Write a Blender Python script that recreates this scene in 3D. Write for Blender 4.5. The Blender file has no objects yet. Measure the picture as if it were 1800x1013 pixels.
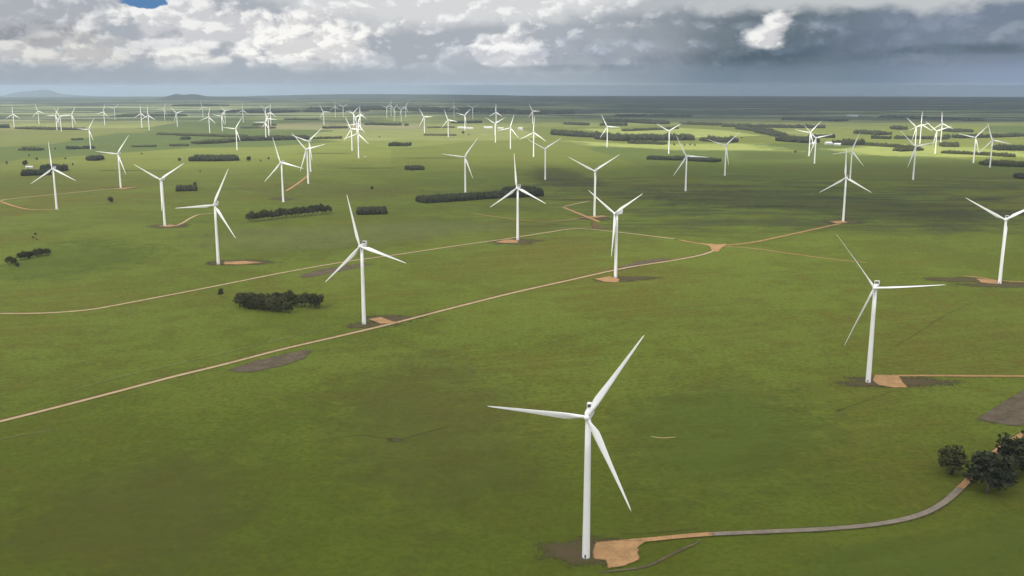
import bpy, math, random
import numpy as np
from mathutils import Matrix, Vector, noise as mnoise
random.seed(7); rng = np.random.default_rng(7)
scene = bpy.context.scene
COL = scene.collection
F, Y0, H = 1724.0, 151.0, 249.0            # focal length in photo pixels, level line, camera height
PITCH = math.atan((506.5 - Y0) / F)
SP, CP = math.sin(PITCH), math.cos(PITCH)

# ------------------------------------------------------------------ geometry of the place
R_FLAT, KDROP = 8000.0, 1.416e-7
def gz(x, y):
    r = math.hypot(x, y)
    return 0.0 if r < R_FLAT else -KDROP * (r - R_FLAT) ** 2
def ray(px, py):
    a, b = (px - 900.0) / F, (506.5 - py) / F
    return a, CP + b * SP, b * CP - SP          # x right, y forward, z up
def at(px, py, z=None):
    """ground point seen at a photo pixel"""
    dx, dy, dz = ray(px, py)
    if z is not None:
        t = (z - H) / dz
        return Vector((dx * t, dy * t, z))
    t = -H / dz if dz < -1e-5 else 4e5
    if t * math.hypot(dx, dy) > R_FLAT:
        lo, hi = R_FLAT / 1.2, 5.0e4
        n, prev = 400, lo
        t = hi
        for i in range(1, n + 1):
            q = lo + (hi - lo) * i / n
            if H + dz * q <= gz(dx * q, dy * q):
                t = q; break
    return Vector((dx * t, dy * t, gz(dx * t, dy * t)))
def lin(r, g, b, k=1.0):
    f = lambda c: (c / 255 / 12.92 if c / 255 <= .04045 else ((c / 255 + .055) / 1.055) ** 2.4) * k
    return (f(r), f(g), f(b), 1.0)

# ------------------------------------------------------------------ node helper
class S:
    """a socket (or number) with arithmetic"""
    nt = None
    def __init__(s, v): s.v = v
    def _m(op, *a, clamp=False):
        n = S.nt.nodes.new('ShaderNodeMath'); n.operation = op; n.use_clamp = clamp
        for i, x in enumerate(a): S.put(n.inputs[i], x)
        return S(n.outputs[0])
    def put(inp, x):
        if isinstance(x, S): x = x.v
        if hasattr(x, 'is_output'): S.nt.links.new(x, inp)
        else: inp.default_value = x
    def __add__(s, o): return S._m('ADD', s, o)
    __radd__ = __add__
    def __sub__(s, o): return S._m('SUBTRACT', s, o)
    def __rsub__(s, o): return S._m('SUBTRACT', o, s)
    def __mul__(s, o): return S._m('MULTIPLY', s, o)
    __rmul__ = __mul__
    def __truediv__(s, o): return S._m('DIVIDE', s, o)
    def mx(s, o): return S._m('MAXIMUM', s, o)
    def mn(s, o): return S._m('MINIMUM', s, o)
    def cl(s): return S._m('ADD', s, 0.0, clamp=True)
def sm(x, a, b):
    n = S.nt.nodes.new('ShaderNodeMapRange'); n.interpolation_type = 'SMOOTHSTEP'
    lo, hi, ta, tb = (a, b, 0.0, 1.0) if a < b else (b, a, 1.0, 0.0)
    S.put(n.inputs[0], x)
    n.inputs[1].default_value, n.inputs[2].default_value = lo, hi
    n.inputs[3].default_value, n.inputs[4].default_value = ta, tb
    return S(n.outputs[0])
def xyz(x, y, z):
    n = S.nt.nodes.new('ShaderNodeCombineXYZ')
    for i, v in enumerate((x, y, z)): S.put(n.inputs[i], v)
    return S(n.outputs[0])
def sep(v):
    n = S.nt.nodes.new('ShaderNodeSeparateXYZ'); S.put(n.inputs[0], v)
    return [S(o) for o in n.outputs]
def noi(vec, scale=1.0, detail=4.0, rough=.55, dist=0.0):
    n = S.nt.nodes.new('ShaderNodeTexNoise'); S.put(n.inputs['Vector'], vec)
    n.inputs['Scale'].default_value = scale; n.inputs['Detail'].default_value = detail
    n.inputs['Roughness'].default_value = rough; n.inputs['Distortion'].default_value = dist
    return S(n.outputs[0])
def mix(f, a, b):
    n = S.nt.nodes.new('ShaderNodeMix'); n.data_type = 'RGBA'
    S.put(n.inputs[0], f); S.put(n.inputs[6], a); S.put(n.inputs[7], b)
    return S(n.outputs[2])
def pos():
    return S(S.nt.nodes.new('ShaderNodeNewGeometry').outputs['Position'])
def bump(h, strength=.3, dist=1.0):
    n = S.nt.nodes.new('ShaderNodeBump'); n.inputs['Strength'].default_value = strength
    n.inputs['Distance'].default_value = dist; S.put(n.inputs['Height'], h)
    return n.outputs[0]
def material(name):
    m = bpy.data.materials.new(name); m.use_nodes = True
    S.nt = m.node_tree
    return m, m.node_tree.nodes['Principled BSDF'], m.node_tree.nodes['Material Output']

# ------------------------------------------------------------------ mesh helpers
def mesh_np(name, V, faces, m=None, smooth=False):
    me = bpy.data.meshes.new(name)
    V = np.asarray(V, dtype=np.float32)
    me.from_pydata(V.tolist() if len(V) < 3000 else [], [], [tuple(f) for f in faces] if len(V) < 3000 else [])
    if len(V) >= 3000:
        Fa = np.asarray(faces, dtype=np.int32); k = Fa.shape[1]
        me.vertices.add(len(V)); me.vertices.foreach_set('co', V.ravel())
        me.loops.add(Fa.size); me.loops.foreach_set('vertex_index', Fa.ravel())
        me.polygons.add(len(Fa))
        me.polygons.foreach_set('loop_start', np.arange(0, Fa.size, k, dtype=np.int32))
        me.update(calc_edges=True)
    me.validate()
    if m: me.materials.append(m)
    if smooth: me.polygons.foreach_set('use_smooth', [True] * len(me.polygons))
    me.update()
    return me
def link(name, me, parent=None, loc=None):
    o = bpy.data.objects.new(name, me); COL.objects.link(o)
    if parent: o.parent = parent
    if loc is not None: o.location = loc
    return o
def tag(o, label=None, cat=None, group=None, kind=None):
    if label: o['label'] = label
    if cat: o['category'] = cat
    if group: o['group'] = group
    if kind: o['kind'] = kind
    return o
class MB:
    def __init__(s): s.v = []; s.f = []
    def add(s, V, Fc):
        k = len(s.v); s.v += [tuple(p) for p in V]; s.f += [tuple(i + k for i in f) for f in Fc]
    def loft(s, rings, cap=True):
        n = len(rings[0]); k = len(s.v)
        for r in rings: s.v += [tuple(p) for p in r]
        for j in range(len(rings) - 1):
            for i in range(n):
                a, b = k + j * n + i, k + j * n + (i + 1) % n
                s.f.append((a, b, b + n, a + n))
        if cap:
            s.f.append(tuple(k + i for i in reversed(range(n))))
            s.f.append(tuple(k + (len(rings) - 1) * n + i for i in range(n)))
    def box(s, x0, x1, y0, y1, z0, z1):
        s.loft([[(x0, y0, z0), (x1, y0, z0), (x1, y1, z0), (x0, y1, z0)], [(x0, y0, z1), (x1, y0, z1), (x1, y1, z1), (x0, y1, z1)]])
    def tube(s, pts, rad, n=8):
        rings = []
        for i, p in enumerate(pts):
            p = Vector(p); d = (Vector(pts[min(i + 1, len(pts) - 1)]) - Vector(pts[max(i - 1, 0)])).normalized()
            u = d.orthogonal().normalized(); w = d.cross(u)
            rings.append([p + rad[i] * (u * math.cos(2 * math.pi * k / n) + w * math.sin(2 * math.pi * k / n)) for k in range(n)])
        s.loft(rings)
    def mesh(s, name, m, smooth=False):
        return mesh_np(name, s.v, s.f, m, smooth) if len(s.v) < 3000 else mesh_np(name, s.v, s.f, m, smooth)

# ------------------------------------------------------------------ materials
def mat_paint(name, c, rough=.35, dirt=.06):
    m, b, o = material(name)
    p = S(S.nt.nodes.new('ShaderNodeTexCoord').outputs['Object'])
    x, y, z = sep(p)
    n = noi(xyz(x * .8, y * .8, z * .12), 1, 4)
    S.put(b.inputs['Base Color'], mix(sm(n, .45, .75) * dirt * 4, c, (c[0] * .8, c[1] * .79, c[2] * .75, 1)))
    b.inputs['Roughness'].default_value = rough
    return m
def mat_plain(name, c, c2, scale, rough=.8, bs=0.0):
    m, b, o = material(name)
    n = noi(pos(), scale, 5, .6)
    S.put(b.inputs['Base Color'], mix(sm(n, .3, .7), c, c2))
    b.inputs['Roughness'].default_value = rough
    b.inputs['Specular IOR Level'].default_value = .1
    if bs: S.put(b.inputs['Normal'], bump(n, bs))
    return m
def mat_foliage(name, c1, c2, scale=.35):
    m, b, o = material(name)
    p = pos(); n = noi(p, scale, 3, .7)
    rnd = S(S.nt.nodes.new('ShaderNodeObjectInfo').outputs['Random'])
    base = mix(sm(n * .7 + noi(p, .09, 2, .5) * .5, .45, .75), c1, c2)
    S.put(b.inputs['Base Color'], mix(rnd * .45, base, (c2[0] * 1.35, c2[1] * 1.15, c2[2] * 1.0, 1)))
    b.inputs['Roughness'].default_value = .85
    b.inputs['Specular IOR Level'].default_value = .1
    return m
def mat_patch(name, c, c2, scale=.05, rough=.95, wild=.5, op=1.0, soft=.34):
    """soil, gravel or grass patch whose ragged edge thins out into the grass"""
    m, b, o = material(name)
    at_ = S.nt.nodes.new('ShaderNodeAttribute'); at_.attribute_name = 'cover'
    p = pos(); x, y, z = sep(p)
    n = noi(p, scale, 6, .65)
    n2 = noi(p, scale * 6, 4, .7)
    S.put(b.inputs['Base Color'], mix(sm(n * .6 + n2 * .4, .35, .65), c, c2))
    b.inputs['Roughness'].default_value = rough
    b.inputs['Specular IOR Level'].default_value = .08
    S.put(b.inputs['Normal'], bump(n2, .25))
    e = S(at_.outputs['Fac'])
    S.put(b.inputs['Alpha'], sm(e + (n * .5 + n2 * .5 - .5) * 4 * wild * (1.0 - e * .55), .45 - soft * .5, .45 + soft * .5) * op)
    return m
WHITE = mat_paint('turbine_paint', (.80, .80, .79, 1))
DARK = mat_plain('dark_grille', (.05, .055, .06, 1), (.09, .095, .1, 1), 2, .5)
CONC = mat_plain('concrete', (.42, .40, .37, 1), (.34, .32, .29, 1), .6)
GRAVEL = mat_patch('gravel_road', lin(176, 156, 122), lin(152, 134, 102), .12, wild=.22)
ORANGE = mat_patch('sandy_gravel', lin(170, 134, 94), lin(138, 108, 74), .09, wild=.5)
ASPH = mat_patch('worn_grey_track', lin(128, 119, 106), lin(106, 99, 88), .15, wild=.3)
SOIL = mat_patch('bare_soil', lin(88, 74, 56), lin(74, 72, 42), .06, wild=1.2, op=.88, soft=.7)
REDSOIL = mat_patch('red_soil', lin(118, 88, 64), lin(94, 78, 52), .05, wild=.9, op=.8, soft=.6)
TILLED = mat_patch('grey_stockpile_ground', lin(108, 95, 80), lin(74, 68, 52), .09, wild=1.3, op=.9, soft=.4)
PALE = mat_patch('worn_grass_track', lin(122, 126, 74), lin(102, 108, 58), .03, wild=.9, op=.4, soft=.7)
DULL = mat_patch('rough_tussock', lin(60, 66, 38), lin(80, 80, 48), .010, wild=1.5, op=.38, soft=.7)
BROWNG = mat_patch('dry_brown_grass', lin(98, 92, 52), lin(92, 92, 46), .008, wild=1.4, op=.24, soft=.9)
LUSH = mat_patch('lush_grass', lin(82, 98, 38), lin(90, 104, 42), .008, wild=1.4, op=.34, soft=.9)
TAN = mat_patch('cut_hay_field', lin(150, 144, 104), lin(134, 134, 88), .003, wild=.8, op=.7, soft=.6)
LIME = mat_patch('sunlit_pasture', lin(166, 172, 98), lin(144, 156, 82), .004, wild=1.3, op=.7, soft=.8)  # pasture green, lightened so the colour carries part of the sunshine
LEAF = [mat_foliage('gum_leaves', (.044, .048, .020, 1), (.080, .082, .038, 1)),
        mat_foliage('pine_needles', (.020, .025, .013, 1), (.036, .042, .020, 1)),
        mat_foliage('dark_leaves', (.030, .036, .012, 1), (.052, .058, .022, 1))]
BARK = mat_plain('bark', (.16, .13, .10, 1), (.10, .08, .06, 1), 1.5)
ROOF = mat_plain('pale_roof_sheet', (.62, .63, .62, 1), (.52, .53, .53, 1), .2, .5)
WALLM = mat_plain('shed_wall', (.46, .46, .44, 1), (.36, .36, .35, 1), .2, .7)
DOORM = mat_plain('shed_door', (.12, .13, .14, 1), (.16, .16, .16, 1), .3, .6)

# ------------------------------------------------------------------ ground
def mat_ground():
    m, b, o = material('pasture')
    p = pos(); x, y, z = sep(p)
    r = S._m('POWER', x * x + y * y, .5)
    big = noi(p, 1 / 900, 4, .55)
    mid = noi(p, 1 / 190, 5, .6, .4)
    sml = noi(p, 1 / 34, 5, .65)
    fin = noi(p, 1 / 4.5, 5, .75)
    g1, g2, g3 = lin(94, 104, 38), lin(81, 92, 30), lin(99, 93, 38)
    c = mix(sm(mid * .6 + sml * .4, .43, .57), g1, g2)
    c = mix(sm(big * .45 + mid * .35 + sml * .2, .47, .60) * .8, c, g3)
    c = mix(sm(sml, .48, .72) * .45, c, lin(90, 84, 32))
    # tufts and wheel wear at metre scale
    c = mix(sm(fin, .45, .60) * .5, c, lin(58, 70, 14))
    c = mix(sm(noi(p, 1 / 11, 5, .7), .54, .66) * .5, c, lin(104, 112, 36))
    # drill and mowing lines run across the paddocks
    ln = noi(xyz(x * .004 + y * .0012, y * .055 - x * .018, 3.0), 1, 4, .6, .3)
    c = mix(sm(ln, .48, .66) * sm(big, .40, .56) * .28, c, lin(106, 112, 50))
    # cloud shade over the foreground, painted into the grass colour
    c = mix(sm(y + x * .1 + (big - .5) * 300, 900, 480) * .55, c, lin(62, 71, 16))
    # farther paddocks, each its own crop
    def fields(sc, seed, ang, stretch):
        ca, sa = math.cos(ang), math.sin(ang)
        v = S.nt.nodes.new('ShaderNodeTexVoronoi'); v.distance = 'CHEBYCHEV'
        S.put(v.inputs['Vector'], xyz((x * ca + y * sa) * sc, (y * ca - x * sa) * sc * stretch, seed))
        v.inputs['Scale'].default_value = 1; v.inputs['Randomness'].default_value = .8
        return sep(S(v.outputs['Color']))
    fr, fg, fb = fields(1 / 1100, .3, .12, .7)
    fieldc = mix(sm(fr, .45, .5), lin(102, 109, 49), lin(115, 122, 58))
    fieldc = mix(sm(fg, .60, .64), fieldc, lin(132, 136, 80))
    fieldc = mix(sm(fg, .22, .18), fieldc, lin(78, 92, 48))
    fieldc = mix(sm(fb, .92, .94), fieldc, lin(130, 122, 84))
    fieldc = mix(sm(mid, .35, .7) * .35, fieldc, lin(99, 104, 46))
    st = noi(xyz(x / 900, y / 110, 2.0), 1, 5, .6, .3)
    fieldc = mix(sm(st, .5, .7) * .4, fieldc, lin(78, 86, 44))
    c = mix(sm(r, 2400, 4400) * .85, c, fieldc)
    # rough gully ground, darker tussock in drifts
    gul = noi(xyz(x * .0036, y * .015, 9.0), 1, 6, .68, .9)
    gx = sm(x + (big - .5) * 900, -250, 350) * .8 + .2
    c = mix(sm(gul, .46, .56) * gx * sm(y + (mid - .5) * 500, 1560, 1800) * sm(y + (mid - .5) * 500, 3000, 2500) * .8, c, lin(58, 63, 36))
    c = mix(sm(gul, .62, .72) * gx * sm(y, 1560, 1800) * sm(y, 2600, 2300) * .45, c, lin(106, 98, 64))
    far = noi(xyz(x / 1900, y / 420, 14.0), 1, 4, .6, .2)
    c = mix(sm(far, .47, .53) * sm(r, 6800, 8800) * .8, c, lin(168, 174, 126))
    # woods on the far plain, too far to tell one tree
    w = noi(xyz(x / 2600, y / 900, 4.0), 1, 5, .62, .2)
    w2 = noi(xyz(x / 700, y / 240, 8.0), 1, 3, .6)
    wood = sm(w * .7 + w2 * .3 + sm(r, 8000, 24000) * .10 + sm(x / r, -.1, .15) * .05, .515, .54) * sm(r, 7000, 8600)
    c = mix(wood * .88, c, (.030, .044, .038, 1))
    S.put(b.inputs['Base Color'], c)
    b.inputs['Roughness'].default_value = .95
    b.inputs['Specular IOR Level'].default_value = .05
    S.put(b.inputs['Normal'], bump(fin * .5 + sml * 2.0, .5, 1.2))
    return m
def build_ground():
    NA = 128
    radii = [0, 300, 900, 2000, 4000, 6000, 8000] + list(np.linspace(8600, 46000, 50))
    V = [(0, 0, 0)]; Fc = []
    for r in radii[1:]:
        for k in range(NA):
            a = 2 * math.pi * k / NA
            V.append((r * math.cos(a), r * math.sin(a), 0 if r <= R_FLAT else -KDROP * (r - R_FLAT) ** 2))
    for k in range(NA): Fc.append((0, 1 + k, 1 + (k + 1) % NA))
    for j in range(len(radii) - 2):
        for k in range(NA):
            a, c = 1 + j * NA + k, 1 + j * NA + (k + 1) % NA
            Fc.append((a, a + NA, c + NA)); Fc.append((a, c + NA, c))
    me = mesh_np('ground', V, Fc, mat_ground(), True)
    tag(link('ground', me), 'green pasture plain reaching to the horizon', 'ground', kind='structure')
build_ground()

# hills on the skyline
HILLM = mat_plain('hill_scrub', (.022, .030, .026, 1), (.045, .055, .040, 1), 1 / 500, .95)
FARM = mat_plain('hazed_mountain', (.10, .13, .14, 1), (.13, .16, .16, 1), 1 / 900, .95)  # distance haze mixed into the mountain's own colour
def hill(name, label, prof, dist, depth, seed, m=HILLM):
    """prof: list of photo pixels of its skyline"""
    nx, ny = 60, 16
    V = []; Fc = []
    xs = np.linspace(prof[0][0], prof[-1][0], nx)
    tops = np.interp(xs, [p[0] for p in prof], [p[1] for p in prof])
    for j in range(ny + 1):
        v = j / ny * 2 - 1
        for i in range(nx):
            dx, dy, dz = ray(xs[i], tops[i])
            k = dist / math.hypot(dx, dy)
            q = k * (1 + v * depth / dist)
            X, Y = dx * q, dy * q
            g = gz(X, Y) - 12
            hh = max(0, H + dz * k - gz(dx * k, dy * k)) * (1 + .10 * mnoise.noise((X / 900, Y / 900, seed)) * (abs(v) > .05))
            V.append((X, Y, g + (hh + 12) * (0.5 + 0.5 * math.cos(math.pi * v)) ** .8 * (0 if abs(v) == 1 else 1)))
    for j in range(ny):
        for i in range(nx - 1):
            a = j * nx + i
            Fc.append((a, a + 1, a + nx + 1, a + nx))
    tag(link(name, mesh_np(name, V, Fc, m, True)), label, 'hill', kind='structure')
hill('hill', 'dark double topped hill standing above the plain left of centre',
     [(272, 175.5), (296, 168.5), (304, 166.5), (311, 164.8), (318, 166.6), (328, 166.4), (338, 165.4), (348, 166.4), (362, 169.2), (384, 170.6), (430, 171.2), (470, 173)], 21000, 1500, 1)
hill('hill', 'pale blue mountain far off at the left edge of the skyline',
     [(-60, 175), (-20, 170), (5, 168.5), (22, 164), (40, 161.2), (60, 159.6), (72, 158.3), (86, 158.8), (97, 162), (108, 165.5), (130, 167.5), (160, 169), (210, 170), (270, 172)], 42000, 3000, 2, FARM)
hill('hill', 'long low blue ridge along the middle of the skyline',
     [(380, 171.5), (450, 169.0), (520, 167.2), (600, 165.6), (700, 165.9), (790, 166.4), (880, 167.6), (960, 169.2), (1010, 171)], 30000, 2500, 3)

# ------------------------------------------------------------------ strips and patches on the ground
ZL = [0.02]
def nextz():
    ZL[0] += 0.007
    return ZL[0]
def spline(pts, n=8):
    P = [Vector(p) for p in pts]; out = []
    for i in range(len(P) - 1):
        p0, p1, p2, p3 = P[max(i - 1, 0)], P[i], P[i + 1], P[min(i + 2, len(P) - 1)]
        for k in range(n):
            t = k / n
            out.append(.5 * ((2 * p1) + (p2 - p0) * t + (2 * p0 - 5 * p1 + 4 * p2 - p3) * t * t + (3 * p1 - p0 - 3 * p2 + p3) * t ** 3))
    out.append(P[-1]); return out
def cover_attr(me, vals):
    a = me.attributes.new('cover', 'FLOAT', 'POINT'); a.data.foreach_set('value', np.asarray(vals, dtype=np.float32))
def strip(name, label, pix, w, m, cat, feather=.35, kind='structure', fade=True):
    L = spline([at(*p) for p in pix]); z = nextz()
    V = []; cv = []; Fc = []
    n = len(L)
    for i, p in enumerate(L):
        d = (L[min(i + 1, n - 1)] - L[max(i - 1, 0)]); d.z = 0; d.normalize()
        s = Vector((d.y, -d.x, 0))
        ww = (w if not callable(w) else w(i / (n - 1))) * (1 + .12 * mnoise.noise((p.x / 30, p.y / 30, w if not callable(w) else 1)))
        e = min(1, min(i, n - 1 - i) / 4 + .15) if fade else 1
        for u, c in ((-.5, 0), (-.5 + feather * .5, 1), (.5 - feather * .5, 1), (.5, 0)):
            q = p + s * ww * u
            V.append((q.x, q.y, gz(q.x, q.y) + z)); cv.append(c * e)
    for i in range(n - 1):
        for k in range(3):
            a = i * 4 + k
            Fc.append((a, a + 1, a + 5, a + 4))
    me = mesh_np(name, V, Fc, m); cover_attr(me, cv)
    return tag(link(name, me), label, cat, kind=kind)
def patch(name, label, pix, m, cat='ground', feather=.45, jit=.06, world=False, sharp=False):
    """polygon on the ground; rim cover 0, inside 1"""
    P = [Vector(p) if world else at(*p) for p in pix]
    L = [P[i].lerp(P[(i + 1) % len(P)], k / 5) for i in range(len(P)) for k in range(5)] if sharp else spline(P + [P[0]], 6)[:-1]
    z = nextz()
    c = sum(L, Vector()) / len(L); n = len(L)
    V = []; cv = []; Fc = []
    for k, (f, cc) in enumerate(((1.0, 0), (1 - feather, 1), (max(.0, 1 - feather) * .5, 1))):
        for i, p in enumerate(L):
            j = 1 + (jit * mnoise.noise((p.x / 25, p.y / 25, 5)) if k == 0 else 0)
            q = c + (p - c) * f * j
            V.append((q.x, q.y, gz(q.x, q.y) + z)); cv.append(cc)
    V.append((c.x, c.y, gz(c.x, c.y) + z)); cv.append(1)
    for k in range(2):
        for i in range(n):
            a, b2 = k * n + i, k * n + (i + 1) % n
            Fc.append((a, b2, b2 + n, a + n))
    for i in range(n): Fc.append((2 * n + i, 2 * n + (i + 1) % n, 3 * n))
    me = mesh_np(name, V, Fc, m); cover_attr(me, cv)
    return tag(link(name, me), label, cat, kind='structure')
def ellipse(px, py, rx, ry, n=10, wob=.18, seed=0):
    c = at(px, py); out = []
    for k in range(n):
        a = 2 * math.pi * k / n
        q = 1 + wob * mnoise.noise((math.cos(a) * 1.7, math.sin(a) * 1.7, seed + px * .37))
        out.append(c + Vector((rx * math.cos(a) * q, ry * math.sin(a) * q, 0)))
    return out

# broad differences in the sward (lowest layer)
patch('grass_patch', 'brownish worn grass in the near paddock', [(560, 900), (560, 640), (760, 600), (960, 700), (1010, 860), (800, 1000)], BROWNG, feather=.7)
patch('grass_patch', 'olive grass at the lower left of the near paddock', [(-150, 1000), (100, 820), (420, 760), (520, 900), (420, 1060)], BROWNG, feather=.7)
patch('grass_patch', 'greener grass between the track and the nearest turbine', [(1060, 880), (1080, 700), (1230, 640), (1460, 700), (1500, 840), (1300, 900)], LUSH, feather=.6)
patch('grass_patch', 'fresh grass in the bottom right corner', [(1300, 1040), (1420, 960), (1640, 935), (1850, 880), (2000, 1000), (1600, 1150)], LUSH, feather=.5)
patch('grass_patch', 'pale mown grass left of the middle', [(240, 440), (330, 400), (560, 392), (840, 380), (990, 392), (860, 414), (600, 446), (420, 452)], PALE, feather=.6)
patch('grass_patch', 'yellowish grass behind the round table plantation', [(380, 335), (520, 318), (760, 330), (740, 346), (520, 352)], BROWNG, feather=.6)
patch('grass_patch', 'dark rough gully grass across the right middle', [(1060, 338), (1260, 330), (1480, 338), (1840, 372), (1840, 416), (1560, 396), (1380, 372), (1160, 362)], DULL, feather=.55)
patch('grass_patch', 'dark tussock around the small creek in the middle', [(905, 312), (930, 292), (985, 290), (1050, 312), (1100, 332), (1020, 342), (950, 330)], DULL, feather=.6)
patch('grass_patch', 'brown rough ground right of the long plantation', [(1090, 326), (1240, 318), (1330, 332), (1200, 344)], BROWNG, feather=.6)
patch('grass_patch', 'thin green strip crossing the left foreground', [(-60, 470), (120, 420), (300, 430), (240, 480), (60, 510)], LUSH, feather=.6)
for i, (x, y, rx, ry) in enumerate([(760, 278, 160, 40), (640, 296, 120, 35), (1500, 350, 160, 30), (1600, 372, 130, 26), (1250, 352, 150, 26), (1370, 362, 110, 22), (980, 316, 70, 24), (1010, 352, 80, 20), (1640, 330, 120, 26), (1130, 348, 100, 22), (240, 300, 160, 30), (560, 270, 160, 40), (1420, 330, 160, 30), (1720, 350, 120, 30)]):
    patch('tussock_patch', 'drift of dark tussock in the pasture', ellipse(x, y, rx, ry, seed=i), DULL, world=True, feather=.7)
# sunlit and cut fields beyond
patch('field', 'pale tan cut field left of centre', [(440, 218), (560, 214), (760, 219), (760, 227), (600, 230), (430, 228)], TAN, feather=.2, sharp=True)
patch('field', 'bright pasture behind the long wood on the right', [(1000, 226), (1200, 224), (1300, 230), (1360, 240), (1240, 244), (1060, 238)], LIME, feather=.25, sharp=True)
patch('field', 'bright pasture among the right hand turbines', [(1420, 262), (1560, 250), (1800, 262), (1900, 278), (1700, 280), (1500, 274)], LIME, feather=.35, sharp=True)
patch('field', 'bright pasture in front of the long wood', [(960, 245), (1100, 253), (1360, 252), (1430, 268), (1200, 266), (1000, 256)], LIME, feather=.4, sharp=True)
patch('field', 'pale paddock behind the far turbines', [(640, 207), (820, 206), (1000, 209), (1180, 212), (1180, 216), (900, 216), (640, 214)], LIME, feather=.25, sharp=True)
patch('field', 'grey brown rough field beside the dark hedge', [(1290, 268), (1370, 268), (1440, 276), (1360, 282), (1290, 280)], BROWNG, feather=.4)

# soil round the turbine bases and along the tracks
SOILS = [((1014, 972), 30, 20), ((1560, 672), 62, 20), ((650, 572), 34, 20), ((690, 560), 34, 22), ((912, 425), 60, 34), ((1105, 490), 45, 22), ((1075, 494), 30, 16),
         ((390, 463), 30, 22), ((430, 462), 60, 26), ((1765, 502), 70, 24), ((1690, 492), 60, 20), ((292, 398), 45, 34), ((1482, 391), 46, 40), ((1045, 384), 36, 40), ((212, 331), 50, 36), ((498, 350), 30, 40)]
for i, ((x, y), rx, ry) in enumerate(SOILS):
    patch('soil_patch', 'ragged brown soil around a turbine foot', ellipse(x, y, rx, ry, 14, .55, seed=i), SOIL, world=True, feather=.6)
patch('soil_patch', 'grey brown stripped ground below the main track', [(396, 652), (440, 636), (500, 622), (552, 612), (545, 628), (500, 644), (440, 656), (408, 657)], TILLED, feather=.22, sharp=True)
patch('soil_patch', 'grey brown stripped ground below the second track', [(512, 488), (560, 474), (640, 462), (662, 464), (600, 478), (540, 490)], TILLED, feather=.25, sharp=True)
patch('soil_patch', 'dark purple brown stripped ground by the fourth turbine', [(1064, 476), (1120, 460), (1166, 453), (1190, 457), (1140, 466), (1085, 478)], TILLED, feather=.25, sharp=True)
patch('soil_patch', 'dark bare ground at the right edge', [(1712, 738), (1760, 708), (1815, 676), (1880, 690), (1830, 752), (1770, 750)], TILLED, feather=.12, sharp=True)
patch('soil_patch', 'small scuffed bare spot in the near paddock', ellipse(696, 774, 7, 5), SOIL, world=True, feather=.7)
patch('soil_patch', 'red disturbed ground beside the gravel junction', [(1040, 388), (1054, 398), (1072, 402), (1046, 404), (1036, 394)], REDSOIL, feather=.5)

MAIN = [(-80, 760), (0, 742), (100, 717), (200, 691), (300, 664.5), (400, 640), (500, 614), (600, 591), (700, 567), (800, 541), (900, 516), (1000, 493.5), (1100, 471.5), (1180, 459), (1230, 449.5), (1255, 441), (1266, 434)]
SEC = [(-60, 552), (0, 552), (80, 551), (150, 546), (200, 538), (300, 519), (400, 499.5), (500, 479.5), (600, 462), (700, 448), (800, 433), (900, 419), (960, 409.5), (1015, 402.5), (1080, 408), (1140, 415), (1192, 421.5)]
strip('verge', 'red brown bank along the main track', [(x, y - 1.2) for x, y in MAIN], 10.5, REDSOIL, 'verge', .8)
strip('verge', 'brown bank along the second track', SEC, 8.5, SOIL, 'verge', .9)
strip('track', 'pale wheel track parallel to the main gravel track', [(120, 690), (200, 666), (300, 643), (400, 620), (500, 596), (600, 571)], 5, PALE, 'track', .6)
strip('track', 'faint pale track crossing the left middle', [(246, 329), (300, 326), (400, 334), (480, 345), (560, 357), (640, 360), (745, 349)], 7, PALE, 'track', .6)
strip('track', 'faint wheel marks at the lower left', [(-20, 778), (40, 765), (105, 756)], 5, PALE, 'track', .7)
strip('track', 'narrow earth track below the nearest pad', [(1040, 1008), (1130, 998), (1180, 976), (1236, 950)], 2.2, TILLED, 'track', .5)
for pts, mm, lb in (([(585, 772), (640, 766), (696, 774), (740, 764), (790, 750)], DULL, 'dark worn stock trail through the near paddock'),
                    ([(1470, 724), (1520, 706), (1570, 688)], DULL, 'short dark trail below the right hand turbine'),
                    ([(1560, 618), (1610, 588), (1660, 556), (1720, 528)], DULL, 'faint dark drain line behind the right hand turbine'),
                    ([(-20, 500), (120, 478), (260, 470), (380, 468)], DULL, 'faint drain line at the left'),
                    ([(430, 452), (560, 432), (700, 414), (850, 400)], PALE, 'faint pale fence line in the left middle'),
                    ([(860, 640), (980, 600), (1110, 566), (1240, 540), (1400, 520)], PALE, 'faint pale wheel marks right of the main track'),
                    ([(1090, 940), (1150, 938), (1230, 930)], DULL, 'faint trail above the nearest pad'),
                    ([(1140, 768), (1165, 771), (1192, 769)], GRAVEL, 'pale scuff in the near grass')):
    strip('stock_trail', lb, pts, 2.4, mm, 'trail', 1.0)
strip('gravel_track', 'long pale gravel track crossing the whole near plain', MAIN, 5.6, GRAVEL, 'track', .3, fade=False)
strip('gravel_track', 'second pale gravel track behind the main one', SEC, 6.2, GRAVEL, 'track', .35)
strip('gravel_track', 'gravel track from the junction up to the right', [(1190, 421.5), (1225, 428), (1265, 432), (1320, 427), (1370, 417), (1420, 406), (1484, 392)], 7, ORANGE, 'track', .3)
strip('gravel_track', 'thin gravel track from the junction to the right', [(1262, 433.5), (1320, 437), (1400, 448), (1470, 457), (1530, 463)], 5, ORANGE, 'track', .4)
patch('gravel_pad', 'sandy gravel triangle at the track junction', [(1222, 427), (1262, 430), (1280, 429), (1270, 436), (1262, 444), (1250, 440), (1246, 433)], ORANGE, feather=.2, jit=0)
strip('gravel_track', 'reddish gravel track curving below the long plantation', [(820, 374), (890, 384), (940, 389), (990, 388), (1042, 380)], 5, ORANGE, 'track', .4)
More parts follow.
